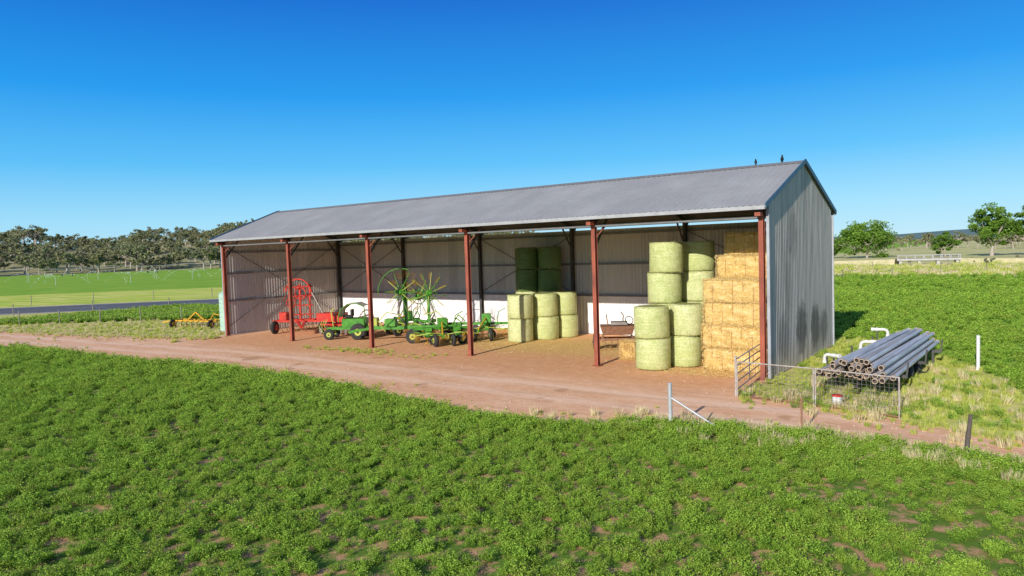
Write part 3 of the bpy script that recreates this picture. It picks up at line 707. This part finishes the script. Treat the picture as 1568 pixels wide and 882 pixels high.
mb=MB();mb.cyl((0,0,0),(0,0,1.2),.06,n=12);mb.cyl((0,0,1.2),(0,0,1.25),.07,.05,12);mb.cyl((0,0,.0),(0,0,.1),.08,.07,12);mb.torus((0,0,.95),(0,0,1),.065,.012,12,5)
mb.obj("white_marker_post",[wp],loc=(6.0,5.2,0))
mb=MB()
P0=[(0,-7.9),(3,-6.7),(6.55,-7.25),(14,-8.3)]
for a,b_ in zip(P0[:-1],P0[1:]):
    for z in(.3,.6): mb.cyl((*a,z),(*b_,z),.003,n=3)
mb.obj("wire_fence",[wire])
mb=MB();mb.cyl((0,0,0),(0,0,.3),.12,.15,16,0,True);mb.torus((0,0,.3),(0,0,1),.15,.012,16,5,1);mb.cyl((0,0,.25),(0,0,.33),.145,.13,16,1)
mb.tube([(-.15,0,.3),(-.1,0,.5),(.1,0,.5),(.15,0,.3)],.006,5,2)
mb.obj("bucket",[wp,redp,wire],loc=(3.1,-3.3,.04))
mb=MB();pts=[]
for k in range(16):
    p=F0+FD*(k*3.4-22);pts.append(p)
    if p[0]>-35.5: continue
    mb.cyl((p[0],p[1],0),(p[0]+random.uniform(-.04,.04),p[1],1.15),.04,n=6)
for z in(.4,.7,1.0): mb.cyl((*pts[0],z),(-36,F0[1]+FD[1]*27.3,z),.006,n=3,mi=1)
mb.obj("paddock_fence",[simple("fence_timber",(.3,.27,.23),(.2,.17,.14),.9),wire])
mb=MB()
for wd in(-4,17):
    for t in range(-60,200,7):
        p=rp(t,wd,0);mb.cyl(p,(p[0],p[1],1.2),.05,n=5)
    for z in(.5,1.0): mb.cyl(rp(-60,wd,z),rp(200,wd,z),.008,n=3)
mb.obj("roadside_fence",[simple("fence_timber2",(.3,.27,.23),(.2,.17,.14),.9)])
# ---------------------------------------------------------------- birds (continuous lofted body)
birdM=simple("black_feathers",(.012,.012,.016),(.025,.025,.03),.5)
def bird(loc,rz_,name,sc=1.):
    mb=MB();sp=[(-.10,-.01,.008,.022),(-.075,.035,.014,.03),(-.05,.075,.034,.038),(-.02,.115,.056,.054),(.01,.155,.064,.058),(.03,.195,.05,.048),(.038,.225,.034,.034),(.042,.25,.036,.034),(.052,.272,.028,.027),(.074,.268,.012,.011),(.105,.258,.002,.002)]
    n=10;vs=[]
    for k,(x,z,a,b_) in enumerate(sp):
        p0=sp[max(k-1,0)];p1=sp[min(k+1,len(sp)-1)];tx_,tz_=p1[0]-p0[0],p1[1]-p0[1];l=math.hypot(tx_,tz_);nx_,nz_=-tz_/l,tx_/l
        for i in range(n):
            t=2*math.pi*i/n;vs.append((x+nx_*a*math.cos(t),b_*math.sin(t),z+nz_*a*math.cos(t)))
    K=len(sp);fs=[(k*n+i,k*n+(i+1)%n,(k+1)*n+(i+1)%n,(k+1)*n+i) for k in range(K-1) for i in range(n)]+[tuple(range(n))[::-1],tuple(range((K-1)*n,K*n))]
    mb.add(vs,fs,0,True)
    for s_ in(-1,1):
        mb.cyl((.0,s_*.025,.09),(.015,s_*.025,0),.009,.005,6);mb.cyl((.015,s_*.025,.004),(.045,s_*.03,.004),.004,.003,5);mb.cyl((.015,s_*.025,.004),(-.01,s_*.025,.004),.004,.003,5)
        mb.add([(.03,s_*.055,.18),(-.02,s_*.064,.12),(-.075,s_*.034,.035),(-.03,s_*.05,.15)],[(0,1,2,3)],0,True)
    o=mb.obj(name,[birdM],loc=loc);o.rotation_euler=(0,0,rz_);o.scale=(sc,sc,sc)
bird((-.62,D/2,RH+.035),rad(-70),"crow",1.05);bird((-1.68,D/2,RH+.035),rad(110),"crow.001",.9)
# ---------------------------------------------------------------- vegetation
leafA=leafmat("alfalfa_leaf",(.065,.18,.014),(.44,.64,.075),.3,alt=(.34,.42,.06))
def alfalfa(seed,h=.25,r=.2,n=420,size=.0145):
    rg=np.random.default_rng(seed)
    ns=26;an=rg.random(ns)*6.28;rr=r*np.sqrt(rg.random(ns));hh=h*(.5+.6*rg.random(ns))*(1-.3*(rr/r)**2)
    s=rg.integers(0,ns,n);t=.2+.8*rg.random(n)**.6
    P=np.stack([np.cos(an[s])*rr[s]*t,np.sin(an[s])*rr[s]*t,hh[s]*t],1)+rg.normal(size=(n,3))*.02
    P[:,2]=np.maximum(P[:,2],.015)
    V_,F_=leafcloud(P,size,.15,rg,.62)
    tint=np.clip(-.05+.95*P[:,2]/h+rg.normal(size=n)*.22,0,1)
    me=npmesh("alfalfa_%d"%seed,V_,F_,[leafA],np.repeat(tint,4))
    return bpy.data.objects.new("alfalfa_plant_%d"%seed,me)
alfs=[alfalfa(100+i) for i in range(7)]
def vnoise(x,y,s,seed):
    rg=np.random.default_rng(seed);T=rg.random((256,256))
    u=(x/s)%256;v_=(y/s)%256;i=u.astype(int)%256;j=v_.astype(int)%256;a=u-u.astype(int);b_=v_-v_.astype(int);a=a*a*(3-2*a);b_=b_*b_*(3-2*b_)
    i1=(i+1)%256;j1=(j+1)%256
    return T[i,j]*(1-a)*(1-b_)+T[i1,j]*a*(1-b_)+T[i,j1]*(1-a)*b_+T[i1,j1]*a*b_
def sample(x0,x1,y0,y1,dens,fn):
    n=int((x1-x0)*(y1-y0)*dens);x=RNG.uniform(x0,x1,n);y=RNG.uniform(y0,y1,n)
    k=in_view(x,y)&(RNG.random(n)<fn(x,y));return x[k],y[k]
def dcam(x,y): return np.hypot(x-CAM[0],y-CAM[1])
def fnear(x,y):
    m_=zones(x,y)['m_alf'];d=dcam(x,y)
    edge=np.exp(-np.abs(ne(x)-y)/1.6)
    nz=.3*vnoise(x+500,y+500,1.1,1)+.7*vnoise(x+500,y+500,.3,2)
    row=.5+.5*np.sin((x*.35+y*.94)*2*math.pi/.6)
    bare=np.clip((vnoise(x+40,y+40,3.1,31)-.55)*1.0,0,.2)*ss(x,-6,2)
    keep=np.clip((nz+.2*row+edge*.5-.30-bare)*5,0.06,1)
    wt=np.clip(1-(d-14)/45,.25,1)
    return (m_>.5)*keep*wt
x,y=sample(-75,22,-27,-5.5,40,fnear)
d=dcam(x,y);edge=np.exp(-np.abs(ne(x)-y)/1.0)
big=vnoise(x+200,y+200,2.2,21)
sc=(.36+.6*RNG.random(len(x))**1.8+.5*edge+.3*(big-.4))*np.clip(1+(d-16)/45,1,1.7)
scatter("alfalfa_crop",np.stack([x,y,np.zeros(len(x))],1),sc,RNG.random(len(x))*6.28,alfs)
def fright(x,y):
    z_=zones(x,y);return (z_['m_alf']>.4)*np.clip(1.2-dcam(x,y)/75,.12,1)*np.clip((vnoise(x+900,y+900,1.3,4)-.05)*6,.45,1)
x,y=sample(-20,70,-2,74,9,fright);d=dcam(x,y)
k=~((x>-34.5)&(x<1.0)&(y<11.5));x=x[k];y=y[k];d=d[k]
x2,y2=sample(-72,-36,-6,14,8,lambda a,b:(zones(a,b)['m_alf']>.4)*.8*(b>ne(a)));x=np.append(x,x2);y=np.append(y,y2);d=np.append(d,dcam(x2,y2))
scatter("alfalfa_field",np.stack([x,y,np.zeros(len(x))],1),(.75+.35*RNG.random(len(x)))*np.clip(1+(d-25)/50,1,2.2),RNG.random(len(x))*6.28,[alfalfa(200+i,n=220,size=.025) for i in range(5)])
def tuft(seed,mt,h=.25,r=.12,n=60,w=.006):
    rg=np.random.default_rng(seed);V_=[];T=[]
    for i in range(n):
        a=rg.random()*6.28;q=r*math.sqrt(rg.random());b0=np.array([math.cos(a)*q,math.sin(a)*q,0])
        a2=rg.random()*6.28;l=h*(.5+.7*rg.random());ln=rg.random()*.5*l;tip=b0+np.array([math.cos(a)*ln,math.sin(a)*ln,l])
        s=np.array([math.cos(a2),math.sin(a2),0])*w;mid=b0*.5+tip*.5+np.array([0,0,.1*l])
        V_+=[b0-s,b0+s,mid+s*.8,mid-s*.8, mid-s*.8,mid+s*.8,tip+s*.1,tip-s*.1];t=rg.random();T+=[t*.7]*4+[t]*4
    me=npmesh("t%d"%seed,V_,np.arange(len(V_)).reshape(-1,4),[mt],T);return bpy.data.objects.new("grass_tuft_%d"%seed,me)
gm=leafmat("grass_blade",(.28,.38,.05),(.78,.76,.20),.3);dm=leafmat("dry_grass_blade",(.52,.42,.20),(.92,.82,.50),.3)
tg=[tuft(300+i,gm,w=.008) for i in range(4)];td=[tuft(320+i,dm,w=.007) for i in range(3)]
def fgrass(x,y):
    z_=zones(x,y);e1=np.exp(-np.abs(y-ne(x)-.3)/.4)*.5;e2=np.exp(-np.abs(y-fe(x))/.6)*.8*((x<-33)|(x>0))
    patch=(y>-1.9)&(y<-.4)&(x<-2)&(x>-33);pt=patch*np.clip((vnoise(x+300,y+300,1.9,9)-.58)*6,0,1)*.7
    mid=((x>-13)&(x<-3)&(y>ne(x))&(y<ne(x)+1.5))*np.clip((vnoise(x+100,y+100,.9,10)-.55)*4,0,1)*.6
    lawn=((z_['m_dirt']<.3)&(z_['m_alf']<.4)&(((x>0)&(y<14))|((x<-34)&(y<9)&(y>fe(x))&(rdist(x,y)<-2))))*.6*np.clip(vnoise(x+33,y+33,1.4,44)*2.2,.2,1)
    wall=((x>.25)&(x<1.2)&(y>-.5)&(y<10))*.5
    rdd=1-((x>-33.9)&(x<0)&(y>-.3)&(y<9.3))*1.0
    return np.clip(np.maximum.reduce([e1,e2,pt,mid,lawn,wall]),0,1)*rdd
x,y=sample(-70,14,-12,14,26,fgrass);d=dcam(x,y)
keep=RNG.random(len(x))<np.clip(1.4-d/60,.25,1);x=x[keep];y=y[keep];d=d[keep]
apron=(x>-33)&(x<-1)&(y<-.3)
scatter("grass",np.stack([x,y,np.zeros(len(x))],1),(.25+.4*RNG.random(len(x)))*np.clip(1+(d-20)/40,1,2)*np.where(apron,.6,1)*np.where(x<-34,.6,1),RNG.random(len(x))*6.28,tg)
def fdry(x,y):
    e=np.exp(-((x-.1)/1.8)**2-((y+7.5)/.55)**2)*.95
    f=np.exp(-np.abs(y-ne(x)-.1)/.4)*(x>-3)*.6+((x>1.5)&(x<5.5)&(y>-3.6)&(y<0))*.25
    f1=np.exp(-np.abs(y-ne(x)-.3)/.3)*(x<-3)*np.clip((vnoise(x+60,y+60,1.7,52)-.45)*4,0,1)*.5
    f2=((x>2)&(y>ne(x)-1.3)&(y<ne(x)+.3))*.4
    g_=((x<-34)&(y>fe(x))&(y<4))*.22+((x>4.5)&(x<9)&(y>-4)&(y<5))*.12
    h_=np.exp(-np.abs(y-fe(x))/.5)*((x<-33)|(x>0))*.35
    return np.clip(e+f+f1+g_+f2+h_,0,1)
x,y=sample(-60,14,-12,8,16,fdry)
scatter("dry_grass",np.stack([x,y,np.zeros(len(x))],1),(.45+.7*RNG.random(len(x)))*np.where(x<-5,.75,1),RNG.random(len(x))*6.28,td)
def fweed(x,y):
    a=((x>.3)&(x<7.5)&(y>-4)&(y<9))*np.clip((vnoise(x+70,y+70,1.2,12)-.45)*4,0,1)*.6
    b_=((x>-3)&(x<14)&(y>-9.0)&(y<ne(x)+.3))*.4
    return np.clip(a+b_,0,1)
x,y=sample(-3,14,-10,9,7,fweed)
scatter("weeds",np.stack([x,y,np.zeros(len(x))],1),.5+.7*RNG.random(len(x)),RNG.random(len(x))*6.28,[alfalfa(240+i) for i in range(3)])
x,y=sample(-45,40,76,116,.6,lambda a,b:np.ones(len(a))*.8)
scatter("rough_grass",np.stack([x,y,np.zeros(len(x))],1),1.3+1.2*RNG.random(len(x)),RNG.random(len(x))*6.28,[tuft(340,dm,.2,.3,70,.02),tuft(341,gm,.2,.3,70,.02),tuft(342,gm,.22,.3,70,.02)])
n=5000;P=np.stack([RNG.normal(-12,4.5,n),RNG.normal(3.8,2.2,n),np.full(n,.02)],1);P2=np.stack([RNG.normal(-2,1.6,1500),RNG.normal(.3,.5,1500),np.full(1500,.02)],1)
P=np.concatenate([P,P2]);P=P[(P[:,0]>-33)&(P[:,0]<0)&(P[:,1]>-1.3)&(P[:,1]<9)]
V_,F_=leafcloud(P,.07,3,RNG,.12);me=npmesh("loose_straw",V_,F_,[strandM],np.repeat(RNG.random(len(P)),4))
S.collection.objects.link(bpy.data.objects.new("loose_straw",me))
mb=MB()
for k in range(260):
    x=random.uniform(-30,9);y=random.uniform(float(ne(x))+.8,float(fe(x))-.2);s=random.uniform(.012,.04)
    mb.cyl((x,y,0),(x+random.uniform(-.01,.01),y,s*.9),s,s*.45,6,0,True)
mb.obj("track_stones",[simple("stone",(.66,.46,.32),(.45,.3,.2),.9)])
# ---------------------------------------------------------------- trees
bark=simple("bark",(.50,.44,.36),(.28,.23,.18),.9,scale=5,stretch=(2,2,.4))
leafT=leafmat("gum_leaves",(.12,.14,.065),(.38,.39,.18),.3,alt=(.36,.33,.17))
leafG=leafmat("green_leaves",(.05,.12,.015),(.24,.40,.05),.3)
def tree(name,seed,h,spread,th,nc,lpc,leaf,mt,cr=.22,link=True):
    rg=np.random.default_rng(seed);mb=MB()
    pts=[(0,0,-.2),(rg.normal()*.1,rg.normal()*.1,th*.5),(rg.normal()*.25,rg.normal()*.25,th)]
    rt=h*.028;mb.cyl(pts[0],pts[1],rt*1.3,rt,9);mb.cyl(pts[1],pts[2],rt,rt*.85,9)
    C=[]
    nl=6
    for i in range(nl):
        a=2*math.pi*i/nl+rg.normal()*.4;e=rg.uniform(.35,1.1);L=(h-th)*rg.uniform(.55,.8)
        mid=np.array(pts[2])+np.array([math.cos(a)*math.cos(e)*spread*.3,math.sin(a)*math.cos(e)*spread*.3,math.sin(e)*L*.45])
        end=mid+np.array([math.cos(a+.3)*math.cos(e)*spread*.4,math.sin(a+.3)*math.cos(e)*spread*.4,math.sin(e)*L*.45])
        mb.cyl(pts[2],mid,rt*.6,rt*.4,6);mb.cyl(mid,end,rt*.4,rt*.15,6)
        for q in range(2):
            e2=mid+rg.normal(size=3)*spread*.16+np.array([0,0,L*.2]);mb.cyl(mid,e2,rt*.3,rt*.1,5);C.append(e2)
        C.append(end)
    while len(C)<nc:
        u=rg.normal(size=3);u/=np.linalg.norm(u);q=rg.random()**.4
        zz=th+(h-th)*(.5+.48*u[2]*q);wf=.55+.45*math.sin(math.pi*min(max((zz-th)/(h-th),0.),1.)**.75)
        C.append(np.array([u[0]*q*spread*.5*wf,u[1]*q*spread*.5*wf,zz]))
    C=np.array(C);cs=spread*cr*(.5+.7*rg.random(len(C)))
    P=[];T=[]
    for c_,s_ in zip(C,cs):
        u=rg.normal(size=(lpc,3));u/=np.linalg.norm(u,axis=1)[:,None];q=rg.random(lpc)**.45
        p=c_+u*(q*s_)[:,None]*np.array([1,1,.7]);P.append(p);tb=rg.uniform(-.15,.2)
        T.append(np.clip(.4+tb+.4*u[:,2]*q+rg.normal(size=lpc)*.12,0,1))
    P=np.concatenate(P);T=np.concatenate(T)
    V_,F_=leafcloud(P,leaf,.2,rg,.55)
    o=len(V_);tv_=np.array([tuple(v) for v in mb.v]);me=bpy.data.meshes.new(name)
    me.from_pydata([tuple(v) for v in V_]+[tuple(v) for v in tv_],[],[tuple(f) for f in F_]+[tuple(i+o for i in f) for f in mb.f])
    me.materials.append(mt);me.materials.append(bark)
    me.polygons.foreach_set('material_index',[0]*len(F_)+[1]*len(mb.f))
    a=me.attributes.new('tint','FLOAT','POINT');a.data.foreach_set('value',np.concatenate([np.repeat(T,4),np.full(len(tv_),.5)]).astype(np.float32))
    me.update();ob=bpy.data.objects.new(name,me)
    if link: S.collection.objects.link(ob)
    return ob
t=tree("gum_tree",11,9.4,13,1.6,70,120,.27,leafG,.17)
t.location=(-28,173,0)
t=tree("gum_tree",12,12.5,8.5,2.5,55,110,.27,leafG,.17);t.location=(-1.6,170,0)
t=tree("gum_tree",13,11,7.5,3,50,100,.27,leafG,.17);t.location=(5.0,172,0)
t=tree("small_tree",14,6.2,5,1.,30,90,.24,leafG,.2);t.location=(-11.3,176,0)
t=tree("small_tree",15,5.2,5,1,30,80,.24,leafG,.2);t.location=(-38,180,0)
ft=[tree("far_tree_%d"%i,400+i,10+i%3*2.2,7+(i%2)*2.5,4.0,15,30,.55,leafT,.17,link=False) for i in range(6)]
def hillh(a,r):
    env=ss(a,22,48)*ss(-a,-125,-105)
    return env*(20*ss(r,430,620)**1.2*(1+.18*math.sin(a*.35)+.12*math.sin(a*.9+1))+6*ss(r,620,900))-.6*(1-env)-.3
AA=np.linspace(15,130,116);RR=np.linspace(410,1000,40)
V=[];
for a in AA:
    for r in RR: V.append((CAM[0]-math.sin(rad(a))*r,CAM[1]+math.cos(rad(a))*r,hillh(a,r)))
nv=len(RR);i=(np.arange(nv-1)[None,:]+nv*np.arange(len(AA)-1)[:,None]).ravel()
me=npmesh("hill",V,np.stack([i,i+1,i+nv+1,i+nv],1),[simple("hill_grass",(.46,.40,.20),(.26,.27,.11),.95,scale=.05)],smooth=True)
S.collection.objects.link(bpy.data.objects.new("hill",me))
P=[];sc=[]
while len(P)<1650:
    a=random.uniform(30,122);r=425+375*random.random()**1.1
    if r<440 and random.random()<.2: continue
    P.append((CAM[0]-math.sin(rad(a))*r,CAM[1]+math.cos(rad(a))*r,max(0,hillh(a,r))-.3));sc.append(random.uniform(.5,1.35))
scatter("distant_woodland",np.array(P),sc,RNG.random(len(P))*6.28,ft,.03)
P=[];sc=[]
for k in range(420):
    a=random.uniform(-40,30);r=random.choice([300,360,420,520])+random.uniform(-15,15)
    if vnoise(np.array([a+100.]),np.array([r/30]),6,5)[0]<.42: continue
    P.append((CAM[0]-math.sin(rad(a))*r,CAM[1]+math.cos(rad(a))*r,-.3));sc.append(random.uniform(.3,.7))
scatter("distant_tree_line",np.array(P),sc,RNG.random(len(P))*6.28,ft,.03)
P=[];sc=[]
for k in range(40):
    x_=random.uniform(-45,40);y_=random.uniform(108,132)
    if -14<x_<-2 and y_<124: continue
    P.append((x_,y_,-.4));sc.append(random.uniform(.08,.18))
scatter("creek_shrubs",np.array(P),sc,RNG.random(len(P))*6.28,ft[:3],.03)
V=[];AA=np.linspace(-50,25,80)
for a in AA:
    h_=(9+7*math.sin(a*.13+1)+3*math.sin(a*.5))*1.0
    for r,hh in((1500,-1),(1800,max(h_,1)),(2400,max(h_,1)*.5)): V.append((CAM[0]-math.sin(rad(a))*r,CAM[1]+math.cos(rad(a))*r,hh))
i=(np.arange(2)[None,:]+3*np.arange(79)[:,None]).ravel()
me=npmesh("far_hills",V,np.stack([i,i+1,i+4,i+3],1),[simple("far_hill_haze",(.16,.24,.22),(.12,.18,.16),1,scale=.01)],smooth=True)
S.collection.objects.link(bpy.data.objects.new("far_hills",me))
con=simple("concrete",(.58,.54,.48),(.40,.37,.33),.85,scale=2);
mb=MB();mb.box((0,0,1.0),(9.5,5,.3),0)
for x in(-4.2,-1.4,1.4,4.2): mb.box((x,0,.4),(.45,4.6,.95),0)
for yy in(-2.4,2.4):
    for x in np.linspace(-4.6,4.6,8): mb.box((x,yy,1.4),(.14,.14,.56),1)
    mb.box((0,yy,1.70),(9.5,.1,.08),1)
o=mb.obj("road_bridge",[con,simple("weathered_rail",(.42,.41,.39),(.3,.29,.28),.7),blk],loc=(-8.2,117,0));o.rotation_euler=(0,0,rad(8))
mb=MB()
mb.box((0,0,.02),(9.0,9,.03),0)
mb.obj("creek_bed",[simple("creek_mud",(.05,.045,.035),(.03,.03,.025),.9)],loc=(-8.2,117.5,0))
mb=MB()
for s_ in(-1,1):
    xa=-8.2+s_*4.9
    mb.add([(xa,114.4,0),(xa+s_*26,114.4,0),(xa+s_*26,121,0),(xa,120,0),(xa,115.4,1.1),(xa+s_*16,115.6,.8),(xa+s_*16,119,.8),(xa,119,1.1)],[(0,1,5,4),(1,2,6,5),(2,3,7,6),(3,0,4,7),(4,5,6,7)],0)
mb.obj("road_embankment",[simple("embankment_dirt",(.68,.55,.34),(.40,.40,.16),.95,scale=1)])
mb=MB()
def pol(a,r,z): return (CAM[0]-math.sin(rad(a))*r,CAM[1]+math.cos(rad(a))*r,z)
last=None
for k in range(8):
    a=48+k*5.2;r=330+k*6;c_=pol(a,r,3.0)
    f1=pol(a-.3,r,0);f2=pol(a+.3,r,0)
    mb.cyl(f1,c_,.06,n=5);mb.cyl(f2,c_,.06,n=5);mb.cyl(pol(a-.3,r,.5),pol(a+.3,r,.5),.06,n=5)
    mb.wheel(pol(a-.3,r,.6),(.4,.6,0),.6,.3,1,0);mb.wheel(pol(a+.3,r,.6),(.4,.6,0),.6,.3,1,0)
    if last:
        mid=[(u+w)/2 for u,w in zip(last,c_)];mid[2]+=.7;mb.cyl(last,mid,.05,n=5);mb.cyl(mid,c_,.05,n=5);mb.cyl(last,c_,.02,n=4)
    last=c_
mb.obj("pivot_irrigator",[galv,blk])
mb=MB();P=[]
for (a,r) in [(61,205),(63.5,230),(65,190),(67,240),(69.5,200),(71,250),(58,235)]:
    c_=pol(a,r,0);mb.cyl(c_,(c_[0],c_[1],1.6),.05,n=6);mb.cyl((c_[0],c_[1],1.6),(c_[0]+.2,c_[1],1.9),.07,.04,6);mb.torus((c_[0],c_[1],1.6),(0,0,1),.09,.02,8,4)
    for q in range(260):
        t=random.random();az=random.choice([0,1,2])*2.1+r;R_=7*t
        P.append((c_[0]+math.cos(az)*R_+random.gauss(0,.15),c_[1]+math.sin(az)*R_+random.gauss(0,.15),1.8+5.*t*(1-t)*1.2-1.6*t+random.gauss(0,.12)))
mb.obj("field_sprinklers",[galv])
V_,F_=leafcloud(np.array(P),.07,0,RNG,.5)
S.collection.objects.link(bpy.data.objects.new("sprinkler_spray",npmesh("spray",V_,F_,[simple("water_drops",(.9,.93,.95),(.85,.9,.93),.3)])))
